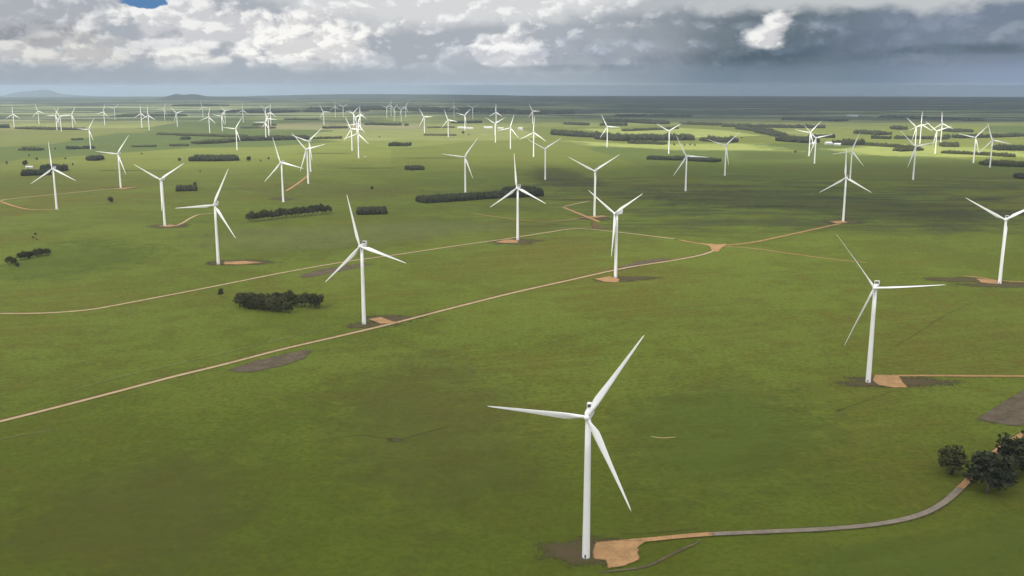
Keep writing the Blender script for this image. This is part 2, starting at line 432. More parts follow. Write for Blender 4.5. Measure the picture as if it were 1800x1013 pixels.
strip('gravel_track', 'short straight gravel track left of a mid turbine', [(988, 364), (1010, 373), (1045, 387), (1053, 391)], 9, ORANGE, 'track', .3)
strip('gravel_track', 'gravel branch back towards the plantation', [(988, 364), (1012, 359), (1040, 353)], 7, GRAVEL, 'track', .4)
strip('gravel_track', 'gravel loop entering at the left edge', [(-30, 352), (0, 355), (25, 363), (55, 369), (102, 368.5)], 8, ORANGE, 'track', .3)
strip('gravel_track', 'pale gravel branch running from the left loop', [(0, 354), (20, 350), (120, 340), (200, 332), (246, 329)], 8, GRAVEL, 'track', .4)
strip('gravel_track', 'bent gravel track behind the second left turbine', [(282, 398), (313, 396), (335, 384), (350, 378), (380, 375)], 6, GRAVEL, 'track', .3)
strip('gravel_track', 'short pale gravel track up to a turbine pair', [(500, 338), (525, 322), (548, 303)], 9, ORANGE, 'track', .3)
strip('gravel_track', 'straight sandy track to the right edge', [(1570, 661.5), (1650, 661.5), (1720, 662), (1860, 662.5)], 5.2, ORANGE, 'track', .3, fade=False)
strip('gravel_track', 'sandy track to the far right turbine', [(1690, 485), (1720, 488.5), (1757, 494), (1860, 500)], 6, ORANGE, 'track', .35)
NEARP = [(1060, 957), (1140, 950), (1240, 941), (1350, 936), (1470, 930), (1560, 920), (1620, 905), (1660, 884), (1690, 857), (1708, 838), (1735, 808), (1768, 783), (1810, 758), (1860, 735)]
strip('verge', 'trodden edge along the lower right track', NEARP, 7.4, SOIL, 'verge', .7)
strip('gravel_track', 'sandy track leading away from the nearest turbine', NEARP, 5.0, ORANGE, 'track', .2, fade=False)
strip('gravel_track', 'grey worn surface on the lower right track', NEARP[2:9], 4.9, ASPH, 'track', .2)
for pts in ([(1042, 953), (1095, 949), (1140, 951), (1126, 962), (1130, 988), (1100, 1000), (1068, 1004), (1062, 988), (1036, 986), (1034, 972)],
            [(1534, 658), (1582, 660), (1600, 684), (1570, 684), (1542, 679), (1530, 670)],
            [(645, 562), (668, 557), (692, 566), (708, 569), (668, 571)],
            [(1040, 491), (1072, 485), (1092, 492), (1088, 498), (1062, 497)],
            [(866, 427), (890, 421), (914, 423), (912, 428), (884, 428)],
            [(388, 461), (432, 459), (468, 462), (430, 466), (392, 466)],
            [(1714, 490), (1755, 494), (1760, 501), (1722, 498)],
            [(1456, 390), (1482, 388), (1494, 392), (1470, 394)], [(276, 398), (300, 395), (318, 397), (296, 400)], [(1030, 381), (1060, 379), (1072, 381), (1044, 384)],
            [(192, 333), (222, 330), (244, 329), (220, 333)]):
    patch('gravel_pad', 'sandy gravel pad at the foot of a turbine', pts, ORANGE, feather=.3, jit=.12, sharp=True)

# ------------------------------------------------------------------ wind turbines
HUBZ, HUBY = 84.0, -4.3
def turbine_meshes():
    b = MB(); n = 32
    ring = lambda r, z: [(r * math.cos(2 * math.pi * k / n), r * math.sin(2 * math.pi * k / n), z) for k in range(n)]
    R = lambda z: 2.2 - (2.2 - 1.55) * (z / 82.3)
    b.loft([ring(R(z), z) for z in (0, .3, 20, 40, 60, 82.3)])
    b.loft([ring(3.4, -.3), ring(3.4, .16)])
    for z in (20.0, 48.0): b.loft([ring(R(z) + .03, z - .09), ring(R(z) + .03, z + .09)])
    tower = b.mesh('tower', WHITE, True); tower.polygons.foreach_set('use_smooth', [len(p.vertices) == 4 for p in tower.polygons])
    d = MB(); d.box(-.45, .45, -2.24, -2.06, .5, 2.6)
    door = d.mesh('door', DARK)
    # nacelle: rounded section lofted along y
    nb = MB()
    def sect(y, w, h, zc, rr=.45, k=5):
        out = []
        for cx, cz, a0 in ((1, 1, 0), (-1, 1, 90), (-1, -1, 180), (1, -1, 270)):
            for i in range(k):
                a = math.radians(a0 + 90 * i / (k - 1))
                out.append((cx * (w / 2 - rr) + rr * math.cos(a), y, zc + cz * (h / 2 - rr) + rr * math.sin(a)))
        return out
    nb.loft([sect(-2.6, 2.6, 2.7, 84.0, .9), sect(-2.2, 3.3, 3.3, 84.1, .7), sect(0, 3.8, 3.8, 84.2, .6), sect(7.2, 3.8, 3.8, 84.2, .6), sect(8.6, 3.6, 3.1, 84.45, .6), sect(9.1, 3.0, 2.4, 84.6, .5)])
    nac = nb.mesh('nacelle', WHITE)
    c = MB()   # cooler frame on the rear roof, open behind
    c.box(-2.0, -1.7, 5.6, 8.9, 86.02, 88.2); c.box(1.7, 2.0, 5.6, 8.9, 86.02, 88.2); c.box(-2.0, 2.0, 5.6, 8.9, 88.2, 88.45)
    cool = c.mesh('cooler', WHITE)
    g = MB(); g.box(-1.69, 1.69, 6.6, 8.6, 86.12, 86.6); grille = g.mesh('grille', DARK)
    hb = MB()
    rg = lambda r, y: [(r * math.cos(2 * math.pi * k / 20), y, r * math.sin(2 * math.pi * k / 20)) for k in range(20)]
    hb.loft([rg(.08, -2.35), rg(.7, -2.2), rg(1.25, -1.75), rg(1.6, -1.0), rg(1.72, 0), rg(1.68, 1.0), rg(1.45, 1.65)])
    hub = hb.mesh('hub', WHITE, True)
    bl = MB(); rings = []
    st = [(1.2, 1.9, 1.0, 0), (2.8, 1.9, 1.0, 0), (4.5, 2.2, .85, 16), (7, 3.1, .52, 15), (9.5, 3.85, .36, 13), (12, 3.95, .30, 11), (16, 3.6, .26, 8.5), (22, 2.95, .23, 6), (29, 2.35, .21, 4), (37, 1.8, .19, 2.2), (45, 1.3, .18, .8), (51, .9, .18, 0), (54.5, .55, .18, 0), (55.6, .12, .2, 0)]
    for s, ch, th, tw in st:
        circ = max(0, min(1, (th - .36) / .64)); rg2 = []
        m = 16
        for k in range(m):
            a = 2 * math.pi * k / m
            xa = math.cos(a); ya = math.sin(a)
            xu = (xa * .5 + .5)                 # 1 leading edge .. 0 trailing
            air_x = (xu - .68) * ch
            air_y = ya * th * ch * .5 * (0.35 + 0.75 * xu)
            cx, cy = xa * ch * .5, ya * ch * .5
            X = air_x * (1 - circ) + cx * circ; Yy = air_y * (1 - circ) + cy * circ
            t = math.radians(-tw - 3)
            rg2.append((X * math.cos(t) - Yy * math.sin(t), X * math.sin(t) + Yy * math.cos(t) - .0006 * s * s, s))
        rings.append(rg2)
    bl.loft(rings)
    blade = bl.mesh('blade', WHITE, True)
    return tower, door, nac, cool, grille, hub, blade
TM = turbine_meshes()
def turbine(px, hy, ang, label, by=None, bx=None, yw=None, pitch=0):
    """hub pixel, rotor angle clockwise from up, foot pixel where it shows"""
    s = 1.0
    if by is not None:
        foot = at(bx if bx is not None else px, by)
        dx, dy, dz = ray(px, hy)
        zt = H + dz * (foot.y - 4) / dy
        s = max(.94, min(1.06, zt / HUBZ))
    else:
        p = at(px, hy, HUBZ + 0.0); foot = Vector((p.x, p.y + 4.2, 0))
        for _ in range(3): foot.z = gz(foot.x, foot.y); p = at(px, hy, HUBZ + foot.z); foot = Vector((p.x, p.y + 4.2, foot.z))
    root = link('wind_turbine', None, loc=foot)
    tag(root, label, 'wind turbine', 'wind turbines spread over the pasture')
    yaw = 21 + .55 * math.degrees(math.atan2(foot.x, foot.y))
    j = random.uniform(-5, 5)
    yaw = yaw + j if yw is None else yw
    root.rotation_euler = (0, 0, -math.radians(yaw)); root.scale = (s, s, s)
    tw = link('tower', TM[0], root)
    link('door', TM[1], tw)
    nc = link('nacelle', TM[2], root)
    cl = link('cooler', TM[3], nc); link('grille', TM[4], nc)
    hb = link('hub', TM[5], root)
    base = Matrix.Translation((0, HUBY, HUBZ + .1)) @ Matrix.Rotation(math.radians(-5), 4, 'X')
    hb.matrix_local = base
    for k in range(3):
        bo = link('blade', TM[6], root)
        bo.matrix_local = base @ Matrix.Rotation(math.radians(ang + 120 * k), 4, 'Y') @ Matrix.Rotation(math.radians(-pitch), 4, 'Z')
    return root
TURB = [
 # hub x, hub y, rotor angle, label, foot y, foot x
 (1034, 734, 32, 'nearest white wind turbine, beside a sandy pad at the bottom', 980, 1030),
 (1534, 507, 83, 'large white wind turbine at right on a dark brown soil ring', 672, 1526),
 (633, 434, 105, 'large white wind turbine standing beside the main gravel track', 570, 640),
 (1085, 376, 58, 'white wind turbine at the dark stripped strip above the main gravel track', 488, 1082),
 (909, 331, 114, 'white wind turbine just in front of the long dark plantation', 422, 910),
 (1767, 387, 57, 'white wind turbine cut by the right edge, track crossing at its foot', 499, 1757),
 (381, 361, 25, 'white wind turbine with a low red soil bank to the right of its foot', 465, 384),
 (285, 316, 58, 'white wind turbine at the end of a bent pale track on the left', 398, 290),
 (95, 297, 116, 'white wind turbine at the end of the gravel loop at far left', 368, 100),
 (1486, 313, 117, 'white wind turbine at the upper end of the junction track on the right', 390, 1482),
 (1046, 301, 56, 'white wind turbine with its foot on the short straight gravel track', 381, 1045),
 (818, 276, 36, 'white wind turbine standing behind the left half of the long dark plantation', 338, 818),
 (1207, 275, 91, 'white wind turbine in front of the left half of the dark hedge wood', 336, 1205),
 (1275, 256, 46, 'white wind turbine just right of the dark hedge end', 309, 1274),
 (1499, 272, 19, 'white wind turbine hidden at the foot by the rotor of the junction track turbine', 318, 1494),
 (1608, 258, 75, 'white wind turbine in the bright pasture, nearest of the stack of three at right', 316, 1605),
 (495, 286, 102, 'white wind turbine at the lower end of the short pale track', 355, 498),
 (541, 263, 76, 'front turbine of the overlapping pair above the short pale track', 323, 542),
 (545.3, 247.5, 48, 'rear turbine of the overlapping pair above the short pale track', 302, 546),
 (208.4, 270.7, 36, 'white wind turbine on the reddish strip of the left branch track', 331, 212.5),
 (157.9, 228, 33, 'white wind turbine behind the square dark grove on the left', 262.7, 159.5),
 (1744, 246.7, 101, 'right one of the two turbines near the far right belt, lower blade pointing left', 294.7, 1740),
 (1715.5, 242, 42, 'left one of the two turbines near the far right belt', 286.7, 1711),
 (957.8, 262, 57, 'white wind turbine standing in the dark tussock in the middle', 316, 958.3),
 (1433, 243, 76, 'nearer of the close pair in front of the right block wood', 287.6, 1431.6),
 (1425, 233.5, 41, 'farther of the close pair in front of the right block wood', None, None),
 (629, 235, 10, 'front turbine of the dense cluster, small white kiosk at its right', 278, 630.6),
 (1612, 223.5, 72, 'middle turbine of the stack of three at right', None, None),
 (1620.4, 219, 0, 'rear turbine of the stack of three at right, one blade straight up', None, None),
 (1648, 230.7, 70, 'small turbine at the left end of the thin shrub row on the far right', None, None),
 (1657, 217.5, 115, 'small turbine behind the short oval grove at far right', None, None),
 (1177, 230.7, 58, 'small turbine behind the dark hedge, in front of the long wood', None, None),
 (1068, 223, 92, 'small turbine in front of the middle of the long dark wood', None, None),
 (936.5, 195.5, 91, 'far turbine high behind the pylon field, first right of centre', None, None),
 (937.7, 233, 3, 'nearer slim turbine in line below the first one right of centre', 276, 938),
 (897.3, 225, 17, 'slim turbine just right of the pale substation sheds', None, None),
 (872, 197.5, 0, 'far turbine with one blade up above the substation sheds', None, None),
 (870.8, 217.5, 60, 'nearer turbine in line below the one above the substation sheds', None, None),
 (817, 203, 45, 'turbine left of the substation with a blade to the upper right', None, None),
 (831, 190, 60, 'tiny turbine behind the left end of the substation', None, None),
 (798, 188, 0, 'tiny turbine against the far dark wood left of the substation', None, None),
 (787.5, 211, 100, 'faint slim turbine at the left end of the substation belt', None, None),
 (745.6, 206, 87, 'turbine left of the brown scrub strip, blade to upper left', None, None),
 (705, 193, 67, 'larger turbine of the far pack on the dark wood', None, None),
 (713, 188.5, 30, 'rightmost turbine of the far pack on the dark wood', None, None),
 (692.5, 192.5, 40, 'middle turbine of the far pack on the dark wood', None, None),
 (679.5, 189, 50, 'leftmost turbine of the far pack on the dark wood', None, None),
 (687, 186, 5, 'tallest looking tiny turbine of the far pack on the dark wood', None, None),
 (617.5, 227, 92, 'left front turbine of the dense cluster', None, None),
 (629.2, 217.5, 20, 'second turbine in line within the dense cluster', None, None),
 (633, 201, 0, 'rearmost right turbine of the dense cluster', None, None),
 (621, 199, 45, 'rearmost left turbine of the dense cluster', None, None),
 (626, 206, 75, 'middle turbine of the dense cluster', None, None),
 (568.5, 197, 91, 'lone far turbine left of the dense cluster in front of the dark wood', None, None),
 (589, 188, 0, 'tiny upright turbine between the lone one and the dense cluster', None, None),
 (603, 188, 62, 'faint tiny turbine next left of the dense cluster', None, None),
 (465.8, 215, 30, 'nearest turbine of the tall tower-like group left of centre', None, None),
 (471, 209, 95, 'second turbine of the tall tower-like group left of centre', None, None),
 (475, 197.5, 5, 'right rear turbine of the tall tower-like group left of centre', None, None),
 (466.5, 191, 60, 'farthest turbine of the tall tower-like group left of centre', None, None),
 (414.2, 226.5, 35, 'turbine in front of the broken tree row left of centre', None, None),
 (366.7, 206, 10, 'upright turbine behind the left end of the broken tree row', None, None),
 (389, 204, 37, 'turbine on pale pasture behind the dark oblong wood', None, None),
 (426.3, 194, 0, 'far turbine right behind the one on pale pasture', None, None),
 (394.7, 195.5, 80, 'tiny turbine beside the far one on pale pasture', None, None),
 (355.5, 188, 100, 'faint tiny turbine below the right foot of the double topped hill', None, None),
 (310, 199, 75, 'small turbine directly below the double topped hill', None, None),
 (288, 191.5, 30, 'tiny turbine left below the double topped hill', None, None),
 (260, 203, 0, 'right one of the two slim turbines in the left background', None, None),
 (247.3, 200, 0, 'left one of the two slim turbines in the left background, hub higher', None, None),
 (200.3, 191, 50, 'tiny turbine right of the one with a bright nacelle on the left plain', None, None),
 (181.8, 197, 15, 'small turbine with a bright nacelle on the left plain', None, None),
 (125.7, 202.5, 30, 'small turbine at the right end of the far left belt', None, None),
 (97.3, 203, 30, 'larger small turbine of the close pair over the far left belt', None, None),
 (105, 204.5, 85, 'fainter turbine of the close pair over the far left belt', None, None),
 (66.2, 196, 105, 'far turbine left of the pair over the far left belt', None, None),
 (22.3, 201, 0, 'leftmost far turbine, near the left edge of the plain', None, None),
]
YAW = {0: 15, 3: 50}
for i, (px, hy, a, lab, by, bx) in enumerate(TURB): turbine(px, hy, a, lab, by, bx, YAW.get(i), 58 if i == 1 else 0)

# ------------------------------------------------------------------ trees
def ico(sub):
    import bmesh
    bm = bmesh.new(); bmesh.ops.create_icosphere(bm, subdivisions=sub, radius=1)
    V = np.array([v.co[:] for v in bm.verts]); Fc = np.array([[v.index for v in f.verts] for f in bm.faces]); bm.free()
    return V, Fc
def leaf_quads(centers, normals, size):
    n = len(centers)
    a = rng.normal(size=(n, 3)); nr = normals + .7 * rng.normal(size=(n, 3)); nr /= np.linalg.norm(nr, axis=1)[:, None]
    u = np.cross(nr, a); u /= np.linalg.norm(u, axis=1)[:, None]; w = np.cross(nr, u)
    s = size * rng.uniform(.6, 1.3, (n, 1)); t = s * rng.uniform(.5, .9, (n, 1))
    V = np.stack([centers - u * s, centers + w * t, centers + u * s, centers - w * t], 1).reshape(-1, 3)
    return V, np.arange(4 * n).reshape(n, 4)
def tree_mesh(h, wide, kind, seed, trunk_h=.25):
    r = random.Random(seed)
    t = MB(); lean = r.uniform(-.06, .06) * h
    t.tube([(0, 0, -.3), (lean * .2, 0, h * .2), (lean * .6, lean * .3, h * .5), (lean, lean * .5, h * .8)], [h * .035, h * .026, h * .016, h * .006], 7)
    blobs = []
    for k in range(11):
        a = k * 2.4 + r.uniform(-.5, .5); zz = h * (trunk_h + .12 + (.80 - trunk_h) * ((k + .5) / 11))
        rad = wide * .5 * (1.0 - .5 * abs((k + .5) / 11 - .35)) * r.uniform(.45, .78)
        c = (math.cos(a) * rad + lean * zz / h, math.sin(a) * rad, zz)
        t.tube([(lean * .4 * zz / h, 0, zz * .62), tuple(x * .55 + (0, 0, zz * .62)[i] * .45 for i, x in enumerate(c)), c], [h * .012, h * .008, h * .004], 5)
        blobs.append((c, wide * r.uniform(.17, .27)))
    C = []; N = []
    for c, rad in blobs:
        m = 105
        d = rng.normal(size=(m, 3)); d /= np.linalg.norm(d, axis=1)[:, None]
        rr = rad * (rng.uniform(.35, 1.12, (m, 1)))
        d2 = d * rr * np.array([1, 1, .8])
        C.append(np.array(c) + d2); N.append(d)
    V, Fc = leaf_quads(np.concatenate(C), np.concatenate(N), h * .052)
    return t.mesh('trunk', BARK, True), mesh_np('crown', V, Fc, LEAF[kind])
TREES = [tree_mesh(12, 10.5, 0, 1), tree_mesh(12, 9, 2, 2), tree_mesh(12, 12, 2, 3, .18), tree_mesh(12, 8, 0, 4), tree_mesh(12, 9.5, 1, 5, .1), tree_mesh(12, 11, 1, 6, .12)]
def tree(p, h, k, label, group=None, name='gum_tree', wide=1.0, cat='tree'):
    root = link(name, None, loc=p); tag(root, label, cat, group)
    s = h / 12; root.scale = (s * wide, s * wide, s); root.rotation_euler = (0, 0, random.uniform(0, 6.28))
    link('trunk', TREES[k][0], root); link('crown', TREES[k][1], root)
    return root
G = lambda x, y: at(x, y)
# lower right roadside trees
tree(G(1672, 834), 18, 2, 'round dark tree standing alone left of the lower right track', wide=1.15)
tree(G(1735, 868), 27, 5, 'biggest dark tree at the lower right, hiding the bend of the track', wide=1.25)
tree(G(1778, 836), 25, 4, 'dark tree at the right edge directly behind the biggest one', wide=1.25)
tree(G(1806, 822), 25, 2, 'dark tree cut by the right edge beside the sandy track', wide=1.2)
tree(G(1758, 848), 18, 1, 'low dark tree filling the gap right of the biggest one', wide=1.4)
tree(G(1822, 800), 18, 5, 'dark crown peeping in at the right edge above the others', wide=1.4)
# grove left of the third turbine
lab1 = 'gum tree in the front row of the grove left of the main track turbine'
lab2 = 'gum tree in the back row of the grove left of the main track turbine'
for i in range(13):
    t = i / 12
    tree(G(420 + 90 * t + random.uniform(-2, 2), 541 + 11 * t + random.uniform(-1.5, 1)), random.uniform(15, 18) - 4 * t, i % 4, lab1, 'front row trees of the grove', wide=1.05)
for i in range(11):
    t = i / 10
    tree(G(482 + 78 * t + random.uniform(-2, 2), 536 + 6 * t + random.uniform(-1, 1)), random.uniform(14, 17), (i + 1) % 4, lab2, 'back row trees of the grove', wide=1.05)
for i in range(7):
    t = i / 6
    tree(G(428 + 60 * t, 536 + 9 * t), random.uniform(14, 17), (i + 2) % 4, lab1, 'front row trees of the grove', wide=1.1)
tree(G(388, 523), 11, 1, 'lone tree just below the second gravel track on the left', wide=.9)
# clump at the left edge
for i, (x, y) in enumerate([(35, 458), (43, 456), (51, 455), (58, 453), (65, 452), (72, 450), (79, 449), (84, 449)]):
    tree(G(x, y), random.uniform(9, 12), (1, 2, 4)[i % 3], 'dark tree in the row of the clump near the left edge', 'row trees of the left clump', wide=1.1)
for i, (x, y) in enumerate([(14, 465), (19, 462), (24, 466), (31, 472)]):
    tree(G(x, y), random.uniform(8, 11), i % 4, 'looser grey green tree at the left end of the left clump', 'loose trees of the left clump')
for i, (x, y) in enumerate([(58, 420), (65, 423), (62, 414)]):
    tree(G(x, y), random.uniform(3, 4.5), 0, 'thin shrub above the left clump', 'thin shrubs above the left clump', 'shrub', 1.2, 'shrub')
# row of trees left of the third turbine's upper blade
for i in range(30):
    t = i / 29
    tree(G(437 + 142 * t + random.uniform(-1, 1), 391 - 15 * t + random.uniform(-1.2, .3)), random.uniform(15, 21), random.choice((0, 0, 1, 3, 3)), 'tree in the straight row between the left and main track turbines', 'trees of the straight row', wide=.85)
SINGLES = [(195, 357, 13, 2, 'lone round tree in the left pasture'), (654, 334, 9, 4, 'small dark bush of trees alone above the table shaped grove'), (437, 284, 17, 5, 'pointed dark tree right of the dark oblong wood'),
 (458, 285, 8, 0, 'small shrubby tree right of the pointed dark tree'), (472, 281, 9, 0, 'grey green tree farther right of the pointed dark tree'), (316, 284, 12, 5, 'dark tree left of the dark oblong wood'), (343, 328, 11, 4, 'taller tree at the right of the small block grove'),
 (45, 292, 18, 5, 'tall dark tree left of the black grove'), (65, 282, 9, 2, 'small dark tree above the black grove'), (115, 281, 8, 0, 'small grey tree right above the black grove'), (128, 291, 7, 4, 'tiny dark tree right of the black grove'),
 (12, 289, 10, 4, 'dark tree near the left edge beside the black grove'), (51, 275, 8, 4, 'dark tree below the ragged far left row'), (97, 263, 7, 2, 'single dark shrub tree behind the far left turbine rotor'), (213, 283, 8, 0, 'tree behind the tower on the left branch track'), (249, 272, 6, 2, 'tiny dark tree in the left mid pasture'), (352, 303, 5, 2, 'tiny dark bush below the dark oblong wood'),
 (814, 236, 16, 5, 'dark tree just below the left end of the substation'), (824, 238, 9, 4, 'smaller tree below the left end of the substation'), (1398, 269, 9, 5, 'lone dark tree in the bright pasture left of the close turbine pair'), (1304, 244, 9, 2, 'small tree on the bright pasture behind the dark hedge'), (1263, 243, 10, 4, 'small tree right behind the long wood'), (667, 242, 8, 4, 'tiny dark tree right of the dense cluster'), (960, 305, 5, 0, 'tiny shrub in the tussock by the middle turbine'), (1170, 254, 12, 2, 'rounded tree at the right end of the low hedge under the long wood'),
 (1185, 257, 11, 0, 'pale tree first right of the low hedge under the long wood'), (1203, 258, 11, 3, 'pale tree second right of the low hedge under the long wood'), (1213, 257, 10, 0, 'pale tree third right of the low hedge under the long wood'), (1221, 258, 11, 3, 'pale tree last right of the low hedge under the long wood')]
for x, y, h, k, lab in SINGLES: tree(G(x, y), h, k, lab)

# woods, plantations and belts: masses of trees, every crown modelled
I2, I1 = ico(2), ico(1)
def wood(label, pix, thick, h, kind=1, space=5.0, ragged=.25, gap=0.0, name='plantation', even=False):
    L = [at(*p) for p in pix]
    D = L[0].length
    sub = I2 if D < 3200 else I1
    cs = []
    sp = max(space, D / 900)
    for i in range(len(L) - 1):
        a, b = L[i], L[i + 1]
        n = max(2, int((b - a).length / sp)); d = (b - a).normalized(); s = Vector((-d.y, d.x, 0))
        if s.y < 0: s = -s
        rows = max(1, int(thick / sp))
        for k in range(n):
            for j in range(rows):
                t = (k + random.uniform(-.35, .35)) / n
                p = a.lerp(b, t) + s * ((j + .5 + random.uniform(-.35, .35)) * thick / rows)
                u = (i + t) / max(1, len(L) - 1); v = (j + .5) / rows
                if not even and (mnoise.noise((p.x / 45, p.y / 45, 7)) * .9 + .75 * min(1, 6 * min(u, 1 - u) + .25) - .5 * (v > .6) * mnoise.noise((u * 9, j, 2)) < .18): continue
                if gap and mnoise.noise((p.x / 22, p.y / 22, 3)) < gap * 1.6 - .9: continue
                hh = h * (1 + ragged * (random.uniform(-1, 1) * .5 + mnoise.noise((p.x / 40, p.y / 40, 1))))
                cs.append((p.x, p.y, gz(p.x, p.y), hh, sp * random.uniform(.62, .85)))
    C = np.array(cs); n = len(C)
    if n > 5000:
        C = C[rng.permutation(n)[:5000]]; n = 5000
    V0, F0 = sub; m = len(V0)
    V = np.repeat(V0[None], n, 0) * (1 + .28 * rng.normal(size=(n, m, 1)).clip(-1.6, 1.6))
    taper = 1 - .35 * (V0[None, :, 2:3] * .5 + .5)
    V[:, :, :2] *= taper * C[:, 4][:, None, None] * 1.15
    V[:, :, 2] = V[:, :, 2] * (C[:, 3] * .52)[:, None] + (C[:, 2] + C[:, 3] * .5)[:, None]
    V[:, :, 0] += C[:, 0][:, None]; V[:, :, 1] += C[:, 1][:, None]
    Fc = (F0[None] + (np.arange(n) * m)[:, None, None]).reshape(-1, 3)
    tag(link(name, mesh_np(name, V.reshape(-1, 3), Fc, LEAF[kind])), label, 'wood', kind='stuff')
W = wood
W('dense dark table shaped grove beside the straight tree row', [(630, 378), (681, 377)], 45, 11, space=4, ragged=.12, even=True)
W('long straight black plantation in the middle of the picture', [(748, 358), (800, 354.5), (850, 351), (912, 347)], 46, 12, space=4, ragged=.12, even=True)
W('taller right end of the long black plantation', [(908, 348), (958, 345)], 70, 17, space=4, ragged=.15, even=True)
W('small dark block grove right of the bent pale track', [(312, 337), (346, 336)], 40, 11, space=4, ragged=.15, even=True)
W('dark oblong wood left of centre', [(332, 284), (380, 284), (421, 283)], 90, 16, space=5, ragged=.25)
W('black grove behind the far left turbine rotor, front half', [(40, 310), (92, 308)], 50, 13, space=4.5)
W('black grove behind the far left turbine rotor, rear half', [(72, 302.5), (120, 301)], 70, 16, space=4.5)
W('small dark hump grove above the table shaped grove', [(721, 300), (748, 299)], 45, 11, space=4.5)
W('dark dome shaped grove in the middle distance', [(679, 257.5), (720, 257.5)], 80, 13, space=5, ragged=.3)
W('long flat dark hedge wood right of centre', [(1138, 281), (1200, 283), (1258, 286)], 50, 12, space=5, ragged=.2)
W('square dark grove below a turbine on the left', [(152, 283), (172, 283)], 60, 15, space=4.5, ragged=.12, even=True)
W('left part of the long dark wood behind the bright pasture', [(966, 237), (1000, 240), (1045, 242.5)], 70, 22, space=7, ragged=.4, gap=.25)
W('broad middle part of the long dark wood', [(1044, 245), (1095, 249)], 90, 25, space=7, ragged=.4, gap=.2)
W('right part of the long dark wood', [(1095, 247), (1150, 247.5), (1225, 247)], 110, 22, space=7, ragged=.4, gap=.3)
W('low hedge in front of the long dark wood', [(1104, 252.5), (1135, 253.5), (1166, 255)], 30, 14, space=6, kind=2)
W('ragged trees continuing the long dark wood to the right', [(1226, 248), (1252, 250), (1285, 251.5)], 70, 19, space=6, ragged=.5, gap=.3)
W('block wood behind the close turbine pair', [(1363, 248), (1376, 249.5), (1426, 252.5)], 80, 22, space=6, ragged=.25)
W('dark clump beside the white farm roofs', [(1462, 254), (1497, 256.5)], 80, 20, space=6, ragged=.45, gap=.25)
W('loose belt behind the white farm roofs', [(1426, 243), (1470, 243)], 60, 15, space=6, ragged=.4, gap=.3)
W('ragged shrub row left of the stack of three turbines', [(1520, 256), (1560, 259), (1612, 262.5)], 30, 12, kind=2, space=6, ragged=.4, gap=.38)
W('low oval grove at the foot of the stack of three turbines', [(1585, 267), (1625, 265)], 50, 12, kind=2, space=6)
W('short oval grove in the far right pasture', [(1655, 258.5), (1687, 259)], 70, 16, kind=2, space=6)
W('thin shrub row right of the stack of three turbines', [(1655, 270), (1700, 272), (1735, 274), (1778, 277)], 30, 11, kind=2, space=6, ragged=.4, gap=.35)
W('shrub belt at the feet of the two far right turbines', [(1718, 290), (1760, 293), (1812, 295)], 70, 14, kind=2, space=6, ragged=.3)
W('straight dark belt at the right edge', [(1750, 265), (1812, 265.5)], 60, 20, space=7, ragged=.15)
W('small dark grove cut by the right edge', [(1792, 315), (1810, 315)], 40, 11, space=5)
W('dark far belt left of the stack of three turbines', [(1530, 244), (1566, 245)], 40, 14, space=8)
W('dark far belt behind the stack of three turbines', [(1574, 244.5), (1620, 245), (1668, 246)], 40, 14, space=8)
W('square dark far plantation behind the two far right turbines', [(1678, 233), (1712, 233)], 160, 15, space=9, ragged=.1, even=True)
W('belt below the square dark far plantation', [(1675, 244), (1760, 242), (1812, 240)], 60, 15, space=9, ragged=.45, gap=.35)
W('thin dark far belt right of the white farm roofs', [(1500, 235.5), (1548, 238)], 90, 18, space=8)
W('short dark far belt above the ragged shrub row', [(1578, 228.5), (1597, 228.5)], 120, 18, space=8)
W('diagonal belt running behind the block wood', [(1289, 227), (1345, 233), (1386, 241)], 60, 17, space=8, ragged=.45, gap=.25)
W('long dark far belt in the right background', [(1270, 223), (1360, 225), (1452, 226)], 90, 17, space=10, ragged=.4)
W('dark far belt between the long wood and the skyline', [(1195, 219), (1265, 221)], 80, 16, space=10, ragged=.3)
W('dark far belt above the long wood', [(1060, 215), (1110, 216), (1155, 219)], 120, 20, space=10, ragged=.25)
W('short dark belt on the pale field above the long wood', [(1055, 221), (1102, 221.5)], 60, 16, space=8)
W('thin belt on the pale field left above the long wood', [(990, 219), (1030, 221)], 50, 14, space=8, gap=.35)
W('thin broken belt on the bright pasture', [(1100, 231), (1160, 229), (1195, 227)], 40, 13, kind=2, space=7, gap=.4)
W('broken tree row left of centre', [(345, 254), (385, 252.5), (424, 249)], 50, 14, kind=2, space=6, ragged=.5, gap=.3)
W('dark tree row left of the overlapping turbine pair', [(420, 248.5), (494, 247)], 110, 18, space=7, ragged=.25)
W('dark tree row behind the overlapping turbine pair', [(501, 247), (546, 245)], 90, 17, space=7, ragged=.25)
W('low thin row right of the overlapping turbine pair', [(550, 245), (604, 244)], 40, 10, kind=2, space=7, gap=.3)
W('long thin row across the left background', [(300, 238.5), (360, 240), (424, 242)], 60, 11, kind=2, space=7, gap=.25)
W('small dark grove under the long thin row', [(314, 246), (330, 246)], 60, 12, space=6)
W('low grey shrubs above the dark oblong wood', [(302, 257.5), (334, 256.5)], 40, 9, kind=0, space=6, gap=.3)
W('dark belt at the left edge', [(-10, 226), (18, 225.5)], 120, 18, space=8)
W('long dark belt across the far left', [(24, 227), (80, 228.5), (136, 229)], 90, 12, kind=2, space=8, gap=.2)
W('short green strip of trees behind the far left turbine', [(124, 247), (148, 246.5)], 40, 9, kind=2, space=6)
W('ragged far left tree row', [(30, 265), (72, 265)], 40, 11, kind=2, space=6, ragged=.5, gap=.4)
W('low hedge running to the square dark grove', [(125, 263), (145, 262), (163, 262)], 40, 10, space=6, ragged=.6)
W('sparse hedge in the left mid distance', [(232, 259), (274, 258.5)], 30, 8, kind=0, space=6, gap=.35)
